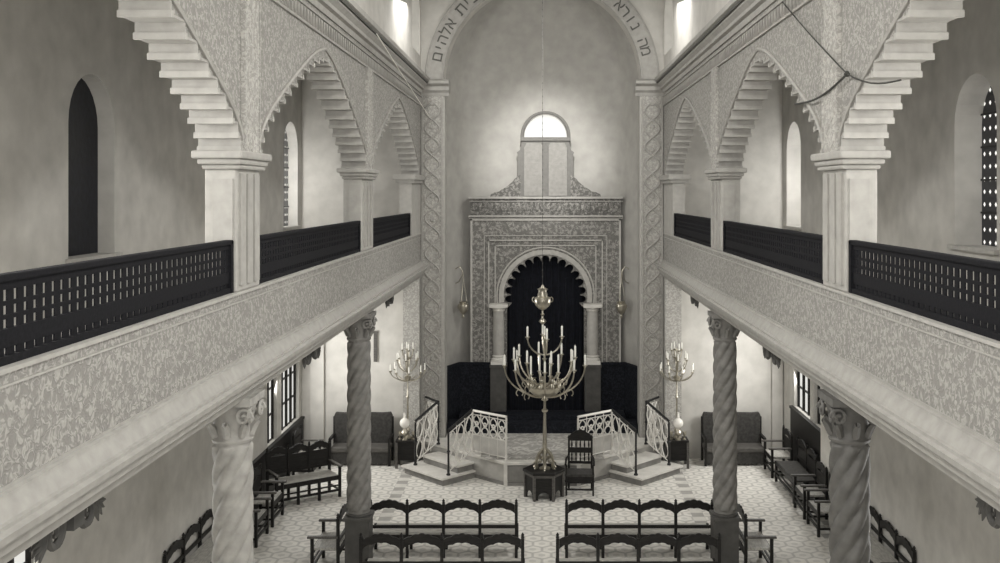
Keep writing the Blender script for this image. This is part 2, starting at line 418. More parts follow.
# archivolt band
b = B()
ring = arc(0, ZA, RA, 180, 0, 48) + arc(0, ZA, RA+.50, 0, 180, 48)
b.prism(ring, 'y', YE-.05, YE+.02); struct('trim_archivolt', b, 'mould')
b = B()
for rr in (RA+.03, RA+.47): b.tube([(x, YE-.06, z) for x, z in arc(0, ZA, rr, 180, 0, 48)], .022, 6)
struct('trim_archivolt_beads', b, 'mould')
for sd in (-1, 1):
    nm = SIDE[sd]
    # capital cornice across the pilaster
    prof = [(0, 9.55), (-.06, 9.55), (-.08, 9.64), (-.14, 9.70), (-.14, 9.80), (-.24, 9.86), (-.24, 9.94), (-.28, 9.98), (0, 9.98)]
    b = B(); b.prism([(YE+p, z) for p, z in prof], 'x', sd*2.45, sd*3.2); b.box(sd*2.46, sd*2.62, YE, YE+.5, 9.7, 9.98)
    b.box(sd*2.46, sd*3.1, YE-.25, YE-.1, 9.87, 9.91)
    struct('trim_%s_pilaster_cornice' % nm, b, 'mould')
    b = B(); b.box(sd*2.61, sd*3.19, YE-.05, YE, .02, 9.55); struct('trim_%s_pilaster_face' % nm, b, 'carve_fine')
    # interlaced lozenge strapwork
    b = B(); cx = sd*2.90
    for ph in (0, PI):
        pts = []
        for i in range(0, 281):
            z = .9 + 8.5*i/280; w = math.sin(2*PI*z/.94 + ph)
            pts.append((cx + .19*w, YE-.065, z))
        b.tube(pts, .024, 5)
    for i in range(14):
        z = .47*i*1.3+1.41; b.lathe([(.045, -.02), (.06, 0), (.045, .02)], (0, 0, 0), 8, Matrix.Translation((cx, YE-.06, z)) @ Matrix.Rotation(PI/2, 4, 'X'))
    for dx in (-.26, .26): b.box(cx+dx-.02, cx+dx+.02, YE-.085, YE-.04, .5, 9.5)
    struct('trim_%s_strapwork' % nm, b, 'mould')
    struct('trim_%s_chancel_jamb' % nm, B().box(sd*2.57, sd*2.62, YE-.03, YE+.6, .02, 9.7), 'stone')
    struct('trim_%s_end_pilaster' % nm, B().box(sd*5.75 if sd < 0 else sd*6.05, sd*6.1 if sd < 0 else sd*6.33, YE-.1, YE, 0.02, 4.92), 'plaster')
    # half pier where the gallery meets the end wall
    p = B().box(sd*3.2, sd*3.50, 24.5, YE, 5.955, ZI-.2)
    struct('trim_%s_gallery_respond' % nm, p, 'stone')
    p = B().box(sd*3.13, sd*3.58, 24.4, YE, ZI-.2, ZI-.12); p.box(sd*3.08, sd*3.63, 24.3, YE, ZI-.12, ZI)
    struct('trim_%s_gallery_respond_cap' % nm, p, 'mould')
    p = B().box(sd*3.2, sd*3.62, 26.0, YE, 0.02, 4.8); struct('trim_%s_aisle_respond' % nm, p, 'carve_fine')

# Hebrew inscription
TXT = 'מה נורא המקום הזה כי אם בית אלהים'
ins = []
dg = None
for i, ch in enumerate(TXT):
    if ch == ' ': continue
    cu = bpy.data.curves.new('t', 'FONT'); cu.body = ch; cu.size = .42; cu.extrude = .012; cu.align_x = 'CENTER'
    to = bpy.data.objects.new('t', cu); C.objects.link(to); ins.append((i, to))
bpy.context.view_layer.update(); dg = bpy.context.evaluated_depsgraph_get()
insc = thing('hebrew_inscription', (0, YE-.06, ZA), 'dark Hebrew lettering running round the big chancel arch', 'inscription')
for i, to in ins:
    if TXT[i] == 'ת':   # the tav: roof, right leg, left leg with a foot
        q = B(); q.box(-.115, .115, .225, .262, -.012, .012).box(.08, .117, 0, .23, -.012, .012).box(-.09, -.055, .02, .23, -.012, .012).box(-.125, -.055, 0, .034, -.012, .012)
        me = bpy.data.meshes.new('letter'); q.bm.to_mesh(me); q.bm.free()
    else: me = bpy.data.meshes.new_from_object(to.evaluated_get(dg))
    th = math.radians(15.5 + (167.5-15.5)*i/(len(TXT)-1))
    # letters stand with their feet towards the centre of the arch
    rad = Vector((math.cos(th), 0, math.sin(th))); tan = Vector((math.sin(th), 0, -math.cos(th)))
    pos = Vector((0, YE-.06, ZA)) + rad*(RA+.10)
    Mx = Matrix(((tan.x, rad.x, 0, pos.x), (tan.y, rad.y, -1, pos.y), (tan.z, rad.z, 0, pos.z), (0, 0, 0, 1)))
    me.transform(Matrix.Translation((0, -(YE-.06), -ZA)) @ Mx); me.materials.clear(); me.materials.append(M['ink'])
    lo = bpy.data.objects.new('letter', me); C.objects.link(lo); lo.parent = insc
for i, to in ins:
    cu = to.data; bpy.data.objects.remove(to); bpy.data.curves.remove(cu)

# apse: polygonal walls with a conch
plan = [(-2.72, 27.0), (-2.56, 27.35), (-2.36, 27.85), (-2.2, 28.2), (-1.95, 28.4), (-1.2, 28.42), (0, 28.42), (1.2, 28.42), (1.95, 28.4), (2.2, 28.2), (2.36, 27.85), (2.56, 27.35), (2.72, 27.0)]
grid = [[Vector((x, y, z)) for x, y in plan] for z in (0, 3, 6, 8, ZA)]
for i in range(1, 15):
    a = PI/2*i/14.0
    grid.append([Vector((x*math.cos(a) if i < 14 else x*.02, 27.0+(y-27.0)*max(math.cos(a), .02), ZA+2.72*math.sin(a))) for x, y in plan])
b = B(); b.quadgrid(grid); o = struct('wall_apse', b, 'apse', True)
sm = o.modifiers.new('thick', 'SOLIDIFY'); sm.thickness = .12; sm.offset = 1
# dark dado in the apse
b = B()
dp = [(-2.70, 27.0), (-2.32, 27.86), (2.32, 27.86), (2.70, 27.0)]
for (x0, y0), (x1, y1) in zip(dp, dp[1:]):
    for (t_, z0, z1) in ((.05, .5, 2.27), (.08, 2.22, 2.29)):
        d = Vector((x1-x0, y1-y0, 0)).normalized(); nrm = Vector((d.y, -d.x, 0)); L = (Vector((x1, y1, 0))-Vector((x0, y0, 0))).length
        Mx = Matrix(((d.x, nrm.x, 0, x0), (d.y, nrm.y, 0, y0), (0, 0, 1, 0), (0, 0, 0, 1)))
        if abs(y0-y1) < .01:
            b.box(0, L/2-1.12, 0, t_, z0, z1, Mx); b.box(L/2+1.22, L, 0, t_, z0, z1, Mx)
        else: b.box(0, L, 0, t_, z0, z1, Mx)
struct('trim_apse_dado', b, 'dado')

# ------------------------------------------------------------------ torah ark
ACX = .09; AY = 27.9
ark = thing('torah_ark', (ACX, AY, .57), 'tall carved plaster ark with multifoil arch and tablet crest at the end wall', 'ark')
def foil(r0, dr, n, a0, a1, k=10):
    out = []
    for i in range(n):
        for j in range(k+(1 if i == n-1 else 0)):
            u = j/k; th = math.radians(a0+(a1-a0)*(i+u)/n); r = r0+dr*math.sqrt(max(0, 1-(2*u-1)**2)); out.append((r*math.cos(th), r*math.sin(th)))
    return out
zc = 4.12-.57
fo = [(x, z+zc) for x, z in foil(.97, .17, 15, 192, -12)]
def z_(z): return z-.57
pl = [(-2.09, z_(2.27)), (-1.08, z_(2.27)), (-1.08, z_(3.78))] + fo + [(1.08, z_(3.78)), (1.08, z_(2.27)), (2.10, z_(2.27)), (2.10, z_(6.33)), (-2.09, z_(6.33))]
B().prism(pl, 'y', 0, .30).ob('ark_front', 'ark', ark)
b = B(); b.box(-2.09, 2.10, -.05, .42, z_(6.38), z_(6.84)); b.ob('frieze', 'ark_dark', ark)
b = B()
for i in range(26):
    x = -1.98+i*.1585; b.prism([(x-.05, z_(6.72)), (x-.03, z_(6.55)), (x, z_(6.50)), (x+.03, z_(6.55)), (x+.05, z_(6.72))], 'y', -.09, -.05)
    b.lathe([(.02, -.02), (.028, 0), (.02, .02)], (0, 0, 0), 8, Matrix.Translation((x, -.06, z_(6.45))) @ Matrix.Rotation(PI/2, 4, 'X'))
b.ob('frieze_ornament', 'ark', ark)
b = B()
for (za, zb, d) in ((6.84, 6.90, .12), (6.76, 6.78, .08), (6.33, 6.38, .11), (6.28, 6.31, .05)): b.box(-2.12-.02, 2.13+.02, -d, .42, z_(za), z_(zb))
b.ob('cornice', 'mould', ark)
b = B()
def frame(x0, x1, zt, zb, w, d):
    b.box(x0, x0+w, -d, 0, z_(zb), z_(zt)); b.box(x1-w, x1, -d, 0, z_(zb), z_(zt)); b.box(x0, x1, -d, 0, z_(zt-w), z_(zt))
frame(-2.09, 2.10, 6.28, 2.27, .05, .04); frame(-1.60, 1.60, 5.70, 2.27, .035, .04); frame(-1.42, 1.42, 5.55, 3.9, .03, .03); frame(-1.72, 1.72, 5.82, 2.27, .02, .03)
b.tube([(x, -.01, z+zc) for x, z in arc(0, 0, 1.36, 190, -10, 40)], .025, 6); b.ob('frame_moulding', 'arkline', ark)
b = B(); b.prism(arc(0, zc, 1.17, 188, -8, 40)+arc(0, zc, 1.30, -8, 188, 40), 'y', -.03, .02); b.ob('arch_ring', 'arkline', ark)
for s_ in (-1, 1):
    x = s_*1.30
    b = B(); b.lathe([(.155, z_(2.5)), (.165, z_(3.0)), (.15, z_(3.74))], (x, -.16, 0), 24); c_ = b.ob('column', 'stone', ark, True)
    b = B(); b.lathe([(.15, 0), (.17, .02), (.17, .05), (.2, .1), (.2, .12)], (x, -.16, z_(3.72)), 24); b.box(x-.25, x+.25, -.38, 0, z_(3.84), z_(3.93)); b.ob('capital', 'marble', c_)
    b = B(); b.box(x-.21, x+.21, -.38, 0, z_(2.27), z_(2.36)); b.lathe([(.2, 0), (.2, .05), (.165, .08), (.18, .13), (.15, .16)], (x, -.16, z_(2.36)), 24); b.ob('column_base', 'marble', c_)
    b = B(); b.box(x-.22, x+.22, -.36, .1, z_(.6), z_(2.27)); b.box(x-.24, x+.24, -.39, .1, z_(2.19), z_(2.268)); b.box(x-.24, x+.24, -.39, .1, z_(.6), z_(.78)); b.ob('pedestal', 'pedestal', c_)
B().box(-1.2, 1.2, .33, .40, z_(.6), z_(5.4)).ob('curtain', 'void', ark)
b = B()
for i in range(11):
    x = -1.0+i*.2; b.lathe([(.045, z_(.6)), (.05, z_(3)), (.04, z_(5.1 if abs(x) < .6 else 4.6))], (x, .33, 0), 8)
b.ob('curtain_folds', 'void', ark, True)
# crest with the two tablets
cz = z_(6.90)
b = B()
def wing(s_):
    pts = [(.70, 0), (1.55, 0), (1.53, .07), (1.42, .12), (1.30, .14), (1.22, .2), (1.1, .27), (1.0, .35), (.92, .42), (.86, .50), (.80, .54), (.70, .62)]
    return [(s_*x, cz+z) for x, z in pts]
for s_ in (-1, 1):
    B().prism(wing(s_), 'y', .06, .26).ob('crest_scroll', 'ark_dark', ark)
b = B(); b.prism([(-.78, cz), (-.78, cz+1.18), (-.80, cz+1.24), (-.72, cz+1.30), (-.66, cz+1.5), (-.66, cz+1.66), (.66, cz+1.66), (.66, cz+1.5), (.72, cz+1.30), (.80, cz+1.24), (.78, cz+1.18), (.78, cz)], 'y', .1, .24)
b.ob('tablet_frame', 'tablet', ark)
for s_ in (-1, 1):
    b = B(); b.prism([(s_*.09, cz+.02), (s_*.09, cz+1.42), (s_*.13, cz+1.5), (s_*.53, cz+1.5), (s_*.60, cz+1.36), (s_*.60, cz+.02)], 'y', .05, .1)
    for i in range(9): b.box(s_*.17, s_*.57, .042, .05, cz+.12+i*.115, cz+.135+i*.115)
    b.ob('tablet', 'tablet_l', ark)
b = B(); b.box(-.70, .70, .04, .24, cz+1.56, cz+1.66); b.ob('lintel', 'tablet', ark)
b = B(); b.tube([(x, .16, z) for x, z in [(-.655, cz+1.4)] + arc(0, cz+1.70, .655, 180, 0, 30) + [(.655, cz+1.4)]], .045, 8); b.ob('arch_hoop', 'tablet', ark, True)
pl = [(ACX-.6, 7.2), (ACX-.6, 8.6)] + arc(ACX, 8.6, .6, 180, 0, 20)[1:-1] + [(ACX+.6, 8.6), (ACX+.6, 7.2)]
struct('window_apse', B().prism(pl, 'y', 28.3, 28.41), 'sky')
b = B(); b.box(-2.54, 2.54, 26.75, 27.3, .571, .84); b.box(-2.3, 2.3, 27.3, 27.75, .571, .84); b.box(-2.25, 2.25, 27.1, 27.75, .84, .98); tag(b.ob('ark_step', 'dado'), 'dark covered step running along the foot of the ark', 'step')

# ------------------------------------------------------------------ dais
dpoly = [(-.88, 23.9), (.88, 23.9), (1.72, 24.66), (2.62, 25.57), (3.15, 26.0), (3.15, YE-.1), (2.55, YE-.1), (2.55, 27.3), (-2.55, 27.3), (-2.55, YE-.1), (-3.15, YE-.1), (-3.15, 26.0), (-2.62, 25.57), (-1.72, 24.66)]
def shrink(p, d): return [(x*(1-d/3), y+d if y < 25 else y) for x, y in p]
dais = thing('dais', (0, 25, 0), 'pale marble raised dais with angled corners below the ark', 'platform')
def loc_(p): return [(x, y-25) for x, y in p]
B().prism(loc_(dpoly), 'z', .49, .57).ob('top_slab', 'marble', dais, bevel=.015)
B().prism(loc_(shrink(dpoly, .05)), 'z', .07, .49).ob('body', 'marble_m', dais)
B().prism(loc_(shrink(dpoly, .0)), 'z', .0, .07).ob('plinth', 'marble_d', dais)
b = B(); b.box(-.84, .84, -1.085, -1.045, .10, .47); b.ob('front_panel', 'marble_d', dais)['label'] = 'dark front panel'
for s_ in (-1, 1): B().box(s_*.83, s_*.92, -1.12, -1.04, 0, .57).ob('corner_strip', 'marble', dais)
tag(B().box(-1.5, 1.5, 24.1, 26.7, .572, .582).ob('carpet', 'carpet'), 'pale panelled carpet covering the dais floor', 'carpet')
def stair(s_):
    # local frame: v outward down the stair, u along the edge
    t = thing('corner_steps', (s_*2.17, 25.115, 0), 'three marble steps on the %s side of the dais' % SIDE[s_], 'steps', 0, 'steps up to the dais')
    v = Vector((s_*-(-.707), -.707, 0)); u = Vector((s_*.69, .724, 0))
    def P(a, c, z): q = u*a + v*c; return (q.x, q.y, z)
    def slab(a0, a1, c0, c1, z0, z1, name, mat):
        b = B(); vs = [b.bm.verts.new(P(a, c, z)) for z in (z0, z1) for (a, c) in ((a0, c0), (a1, c0), (a1, c1), (a0, c1))]
        for f in ((0, 1, 2, 3), (4, 5, 6, 7), (0, 1, 5, 4), (1, 2, 6, 5), (2, 3, 7, 6), (3, 0, 4, 7)): b.bm.faces.new([vs[i] for i in f])
        return b.ob(name, mat, t)
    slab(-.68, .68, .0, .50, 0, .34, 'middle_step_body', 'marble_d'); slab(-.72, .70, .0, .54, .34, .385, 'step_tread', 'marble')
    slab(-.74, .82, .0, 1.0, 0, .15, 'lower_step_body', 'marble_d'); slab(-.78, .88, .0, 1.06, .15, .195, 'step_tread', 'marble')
    return t
for s_ in (-1, 1): stair(s_)
# wrought railings
def railing(parent, p0, p1, z0, z1, h, rail, posts, panel=False):
    p0 = Vector((p0[0], p0[1], 0)); p1 = Vector((p1[0], p1[1], 0)); L = (p1-p0).length
    def P(u, v, off=0): # u 0..1 along, v height above the local floor
        q = p0 + (p1-p0)*u; z = z0 + (z1-z0)*u + v
        return (q.x, q.y, z)
    b = B(); b.tube([P(0, h), P(.5, h+.0), P(1, h)], .032, 8); b.ob('handrail', rail, parent, True)
    for u in posts:
        b = B(); q = P(u, 0)
        zb = z0 + (z1-z0)*u
        b.tube([P(u, 0), P(u, h-.03)], .024, 8)
        b.lathe([(.05, 0), (.05, .03), (.03, .05), (.035, .12), (.024, .15)], q, 10); b.lathe([(.024, 0), (.045, .03), (.024, .06)], (q[0], q[1], q[2]+h*.5), 10)
        b.ob('post', 'iron_l' if rail != 'dkmetal' else 'dkmetal', parent, True)
    b = B(); n = max(2, round(L/.26)); w = 1/n
    b.tube([P(0, .08), P(1, .08)], .014, 5); vm_ = h*.45
    b.tube([P(0, h-.09), P(1, h-.09)], .012, 5)
    if panel: b.tube([P(0, vm_), P(1, vm_)], .012, 5)
    for i in range(n):
        uc = (i+.5)*w; r = .105/L
        lo, hi = (vm_, h-.09) if panel else (.08, h-.09)
        m_ = (lo+hi)/2
        for sg in (-1, 1):
            pts = []
            for k in range(15):  # S scroll
                a = k/14*2*PI; pts.append(P(uc+sg*r*math.sin(a), lo+(hi-lo)*k/14))
            b.tube(pts, .016, 5)
            pts = [P(uc+sg*(r*.55)*math.cos(a)*(1-k/16), m_+.11*math.sin(a)*(1-k/16)) for k, a in ((k, k/12*1.7*PI) for k in range(13))]
            b.tube(pts, .012, 5)
        b.tube([P(i*w, .0), P(i*w, h-.03)], .012, 5)
        b.lathe([(.01, -.03), (.035, 0), (.01, .03)], P(uc, m_), 8)
    b.ob('scrollwork', 'iron_l', parent, True)
    if panel:
        b = B(); d = (p1-p0).normalized(); nrm = Vector((d.y, -d.x, 0))*.008
        vs = []
        for off in (-1, 1):
            for (u, v) in ((.02, .10), (.98, .10), (.98, vm_), (.02, vm_)): q = Vector(P(u, v)) + nrm*off; vs.append(b.bm.verts.new(q))
        for f in ((0, 1, 2, 3), (4, 5, 6, 7), (0, 1, 5, 4), (1, 2, 6, 5), (2, 3, 7, 6), (3, 0, 4, 7)): b.bm.faces.new([vs[i] for i in f])
        b.ob('lower_panel', 'marble_m', parent)
for s_ in (-1, 1):
    t = thing('altar_railing', (s_*1.3, 24.3, 0), 'pale scrolled iron railing on the front of the dais, %s of the big candelabrum' % SIDE[s_], 'railing', 0, 'inner dais railings')
    def R(x, y, o=t): return (s_*x-o.location.x, y-o.location.y)
    railing(t, R(.86, 23.98), R(1.72, 24.70), .57, .57, 1.06, 'iron_l', (0, 1), True)
    railing(t, R(1.72, 24.70), R(2.26, 24.10), .57, .20, 1.08, 'dkmetal', (1,))
    t2 = thing('stair_railing', (s_*2.8, 25.5, 0), 'outer dais railing with dark handrail bent at the %s chancel pilaster' % SIDE[s_], 'railing', 0, 'outer dais railings')
    railing(t2, R(3.17, 25.0, t2), R(2.66, 25.6, t2), .20, .57, 1.10, 'dkmetal', (0,))
    railing(t2, R(2.66, 25.6, t2), R(3.05, 26.22, t2), .57, .57, 1.08, 'dkmetal', (0,))

# ------------------------------------------------------------------ candelabra, lamps
def candle(loc, h, label, group, r=.017):
    b = B(); b.lathe([(r, 0), (r, h-.015), (r*.7, h-.004), (r*.2, h)], (0, 0, 0), 8); b.tube([(0, 0, h-.004), (.002, 0, h+.015)], .003, 4)
    o = b.ob('candle', 'candle', None, True); o.location = loc; tag(o, label, 'candle', group); return o
CEN = Vector((0.06, 23.06, 0))
tb = thing('hexagonal_pedestal', (CEN.x-.02, CEN.y, 0), 'dark six-sided wooden stand with arched cut-outs holding the great candelabrum', 'stand')
b = B()
R6 = .46
def hexp(r, rot=0): return [(r*math.cos(PI/3*i+rot), r*math.sin(PI/3*i+rot)) for i in range(6)]
b.prism(hexp(R6+.03), 'z', .59, .65); b.ob('top', 'wood', tb, bevel=.01)
for i in range(6):
    th = PI/3*i + PI/6; Mx = Matrix.Rotation(th-PI/2, 4, 'Z') @ Matrix.Translation((0, R6*.866-.03, 0))
    w = R6/2
    b = B(); b.prism([(-w+.03, .1), (-w+.03, .02), (-.13, .02), (-.13, .07)] + arc(0, .07, .13, 180, 0, 8)[1:-1] + [(.13, .07), (.13, .02), (w-.03, .02), (w-.03, .57), (-w+.03, .57)], 'y', -.01, .01, Mx)
    b.ob('side_panel', 'wood', tb)
    b = B(); b.box(-w, -w+.045, -.02, .035, 0, .59, Mx); b.box(w-.045, w, -.02, .035, 0, .59, Mx); b.box(-w, w, -.02, .03, .53, .59, Mx); b.ob('corner_post', 'wood_m', tb)
cd = thing('great_candelabrum', (CEN.x, CEN.y, .65), 'tall branching metal candelabrum with three tiers of curved arms on the hexagonal stand', 'candelabrum')
def zz(z): return z-.65
b = B()
for i in range(6):  # scrolled feet
    th = PI/2+2*PI*i/6+PI
    for zc_ in (.2, .32): b.tube([((.13-.1*(zc_-.2)*4+.045*math.cos(a))*math.cos(th), (.13-.1*(zc_-.2)*4+.045*math.cos(a))*math.sin(th), zc_+.055*math.sin(a)) for a in [k*.6 for k in range(11)]], .016, 5)
    for (r0, z0, r1, z1) in ((.22, 0, .05, .42),):
        pts = [((r0+(r1-r0)*k/10+.07*math.sin(PI*k/10))*math.cos(th), (r0+(r1-r0)*k/10+.07*math.sin(PI*k/10))*math.sin(th), .03+(z1-z0)*k/10) for k in range(11)]
        b.tube(pts, .03, 6)
        b.tube([(.24*math.cos(th)+.05*math.cos(a)*math.cos(th), .24*math.sin(th)+.05*math.cos(a)*math.sin(th), .07+.05*math.sin(a)) for a in [k*.6 for k in range(10)]], .02, 5)
b.lathe([(.13, 0), (.13, .02), (.05, .05), (.03, .12), (.05, .18), (.07, .24), (.03, .3), (.04, .4), (.055, .46), (.04, .52)], (0, 0, 0), 20)
b.ob('foot', 'brass', cd, True)
b = B(); b.lathe([(.05, .5), (.055, .56), (.05, .62), (.032, 1.2), (.028, 1.28), (.07, 1.32), (.075, 1.35), (.03, 1.38), (.025, 1.7), (.03, 1.72), (.02, 2.3), (.018, 2.95), (.05, 3.0), (.02, 3.04), (.02, 3.08)], (0, 0, 0), 16); b.ob('stem', 'brass', cd, True)
b = B(); b.lathe([(.03, 1.62), (.12, 1.64), (.28, 1.72), (.38, 1.82), (.40, 1.9), (.37, 1.9), (.3, 1.8), (.1, 1.72)], (0, 0, 0), 24); b.lathe([(.02, 1.55), (.08, 1.58), (.05, 1.63)], (0, 0, 0), 12)
b.ob('bowl', 'brass', cd, True)
def tier(n, R, zcup, zlow, phase, hc, lab, grp):
    for i in range(n):
        th = phase+2*PI*i/n
        pts = []
        for k in range(15):
            a = PI/2*k/14; pts.append((R*math.sin(a)*math.cos(th), R*math.sin(a)*math.sin(th), zz(zlow)+(zcup-zlow)*(1-math.cos(a))))
        b = B(); b.tube(pts, .019, 6)
        if R > .6: # small curl under the arm
            b.tube([((R*.62+.08*math.cos(a))*math.cos(th), (R*.62+.08*math.cos(a))*math.sin(th), zz(zlow)+(zcup-zlow)*.22+.08*math.sin(a)-.07) for a in [k*.5-1 for k in range(11)]], .012, 5)
        arm = b.ob('arm', 'brass', cd, True)
        b = B(); b.lathe([(.012, -.06), (.03, -.04), (.02, -.02), (.055, -.005), (.06, .01), (.03, .01)], (R*math.cos(th), R*math.sin(th), zz(zcup)), 12); b.ob('candle_cup', 'brass', arm, True)
        candle((CEN.x+R*math.cos(th), CEN.y+R*math.sin(th), zcup+.01), hc, lab, grp, .022)
tier(4, .40, 3.68, 3.27, 0.12, .24, 'white candle on the topmost tier of the great candelabrum', 'candles on the topmost tier')
tier(8, .72, 3.18, 2.55, .2, .27, 'white candle on the middle tier of the great candelabrum', 'candles on the middle tier')
tier(8, .93, 3.02, 2.30, 0.0, .24, 'white candle on the widest tier of the great candelabrum', 'candles on the widest tier')
tier(4, .34, 2.83, 2.45, -1.2, .42, 'tall white candle at the inner ring above the candelabrum bowl', 'tall inner candles')
candle((CEN.x, CEN.y, 3.73), .2, 'white candle at the very top of the great candelabrum stem', None, .02)
for i in range(9):
    th = 2*PI*i/9+.3; b = B(); r = .34
    b.lathe([(.01, 0), (.05, .02), (.065, .08), (.045, .13), (.03, .15), (.055, .19), (.05, .19)], (r*math.cos(th), r*math.sin(th), 1.86), 12); b.ob('glass_cup', 'brass', cd, True)
# hanging lamp over the candelabrum
hl = thing('hanging_lamp', (CEN.x-.05, 23.2, 3.95), 'ornate metal sanctuary lamp on a long chain above the great candelabrum', 'lamp')
b = B(); b.lathe([(.01, 0), (.05, .03), (.09, .07), (.05, .12), (.02, .15), (.02, .2), (.05, .23), (.02, .27), (.02, .33), (.08, .36), (.17, .45), (.2, .55), (.19, .62), (.15, .64), (.12, .62)], (0, 0, 0), 24); b.ob('lamp_bowl', 'brass', hl, True)
b = B(); b.lathe([(.11, .62), (.12, .7), (.09, .76), (.1, .8), (.13, .82), (.05, .86), (.02, .92)], (0, 0, 0), 16); b.ob('lamp_crown', 'brass', hl, True)
for i in range(4):
    th = PI/2*i; b = B(); b.tube([(.19*math.cos(th)+.05*math.cos(th)*math.sin(a), .19*math.sin(th)+.05*math.sin(th)*math.sin(a), .58+.06*math.cos(a)) for a in [k*.5 for k in range(11)]], .012, 5); b.ob('handle', 'brass', hl, True)
b = B(); b.tube([(0, 0, .9), (0, 0, 10.3)], .004, 6)
for k in range(60): b.lathe([(.003, -.03), (.009, 0), (.003, .03)], (0, 0, .95+k*.155), 6)
b.ob('chain', 'pedestal', hl)

def side_candelabrum(s_):
    x = s_*3.46; y = 25.72
    t = thing('corner_table', (x, y-.1, 0), 'small square dark table beside the %s chancel pilaster' % SIDE[s_], 'table', 0, 'corner tables')
    b = B(); b.box(-.27, .27, -.25, .25, .66, .71); b.ob('table_top', 'wood', t, bevel=.01)
    b = B(); b.box(-.24, .24, -.22, .22, .2, .66); b.ob('cabinet', 'wood', t)
    for a in (-1, 1):
        for c in (-1, 1): B().box(a*.24-.03, a*.24+.03, c*.22-.03, c*.22+.03, 0, .66).ob('leg', 'wood_m', t)
    c = thing('side_candelabrum', (x, y, .71), 'metal many-branched candelabrum standing on the %s corner table' % SIDE[s_], 'candelabrum', 0, 'side candelabra')
    b = B(); b.lathe([(.13, 0), (.13, .02), (.07, .06), (.05, .14), (.08, .2), (.04, .28), (.022, .34), (.02, 1.0), (.045, 1.04), (.02, 1.08), (.018, 1.45), (.07, 1.5), (.09, 1.56), (.03, 1.6), (.015, 2.2), (.04, 2.24), (.015, 2.3)], (0, 0, 0), 14); b.ob('stem', 'brass', c, True)
    for (n, R, zc_, zl, ph) in ((8, .44, 1.72, 1.46, .2), (6, .28, 2.02, 1.7, .5), (4, .14, 2.26, 2.0, .3)):
        for i in range(n):
            th = ph+2*PI*i/n; pts = [(R*math.sin(PI/2*k/9)*math.cos(th), R*math.sin(PI/2*k/9)*math.sin(th), zl+(zc_-zl)*(1-math.cos(PI/2*k/9))) for k in range(10)]
            b = B(); b.tube(pts, .013, 5); b.lathe([(.01, -.04), (.035, -.01), (.045, .01), (.02, .01)], (pts[-1][0], pts[-1][1], zc_), 8); b.ob('arm', 'brass', c, True)
            candle((x+pts[-1][0], y+pts[-1][1], .71+zc_+.008), .17, 'white candle on the %s side candelabrum' % SIDE[s_], 'candles on the %s side candelabrum' % SIDE[s_], .016)
    l = thing('oil_lamp', (x+s_*.02-.02, y-.26, .71), 'oil lamp with round milky globe on the %s corner table' % SIDE[s_], 'lamp', 0, 'globe lamps')
    b = B(); b.lathe([(.07, 0), (.07, .02), (.03, .05), (.03, .1), (.09, .15), (.1, .2), (.05, .27), (.05, .3)], (0, 0, 0), 14); b.ob('lamp_base', 'brass', l, True)
    b = B(); b.lathe([(.05, .3)] + [(.13*math.sin(a), .43-.13*math.cos(a)) for a in [.5+k*.25 for k in range(9)]] + [(.04, .56)], (0, 0, 0), 18); b.ob('globe', 'glow', l, True)
    b = B(); b.lathe([(.035, .55), (.03, .7), (.035, .7)], (0, 0, 0), 12); b.ob('chimney', 'glow', l, True)
    for k, (dx, dy) in enumerate(((-.17, -.08), (.17, -.1))):
        b = B(); b.lathe([(.04, 0), (.04, .015), (.015, .04), (.02, .09), (.05, .13), (.055, .2), (.05, .2), (.03, .12)], (0, 0, 0), 12); o = b.ob('brass_goblet', 'brass', None, True)
        o.location = (x+dx, y-.1+dy, .71); tag(o, 'small metal goblet at the %s end of the %s corner table' % (('left', 'right')[k], SIDE[s_]), 'goblet', 'goblets on the corner tables')
for s_ in (-1, 1): side_candelabrum(s_)
# sconces on the canted apse walls
for s_ in (-1, 1):
    x = s_*2.40; y = 27.70
    t = thing('wall_lamp', (x, y, 3.55), 'hanging metal lamp on scrolled bracket on the %s apse wall' % SIDE[s_], 'lamp', 0, 'apse wall lamps')
    b = B(); b.tube([(0, 0, 1.35), (-s_*.12, -.08, 1.42), (-s_*.2, -.12, 1.3), (-s_*.22, -.14, 1.15)], .014, 6); b.tube([(0, 0, .95), (-s_*.1, -.08, 1.0), (-s_*.2, -.14, 1.2)], .012, 6); b.ob('bracket', 'brass', t, True)
    b = B()
    for a in (0, 2.1, 4.2): b.tube([(-s_*.22, -.14, 1.15), (-s_*.22+.1*math.cos(a), -.14+.1*math.sin(a), .45)], .006, 5)
    b.ob('chain', 'brass', t)
    b = B(); b.lathe([(.02, 0), (.04, .05), (.03, .1), (.1, .18), (.16, .28), (.15, .38), (.1, .42), (.12, .46), (.1, .46)], (-s_*.22, -.14, 0), 18); b.ob('lamp_bowl', 'brass', t, True)

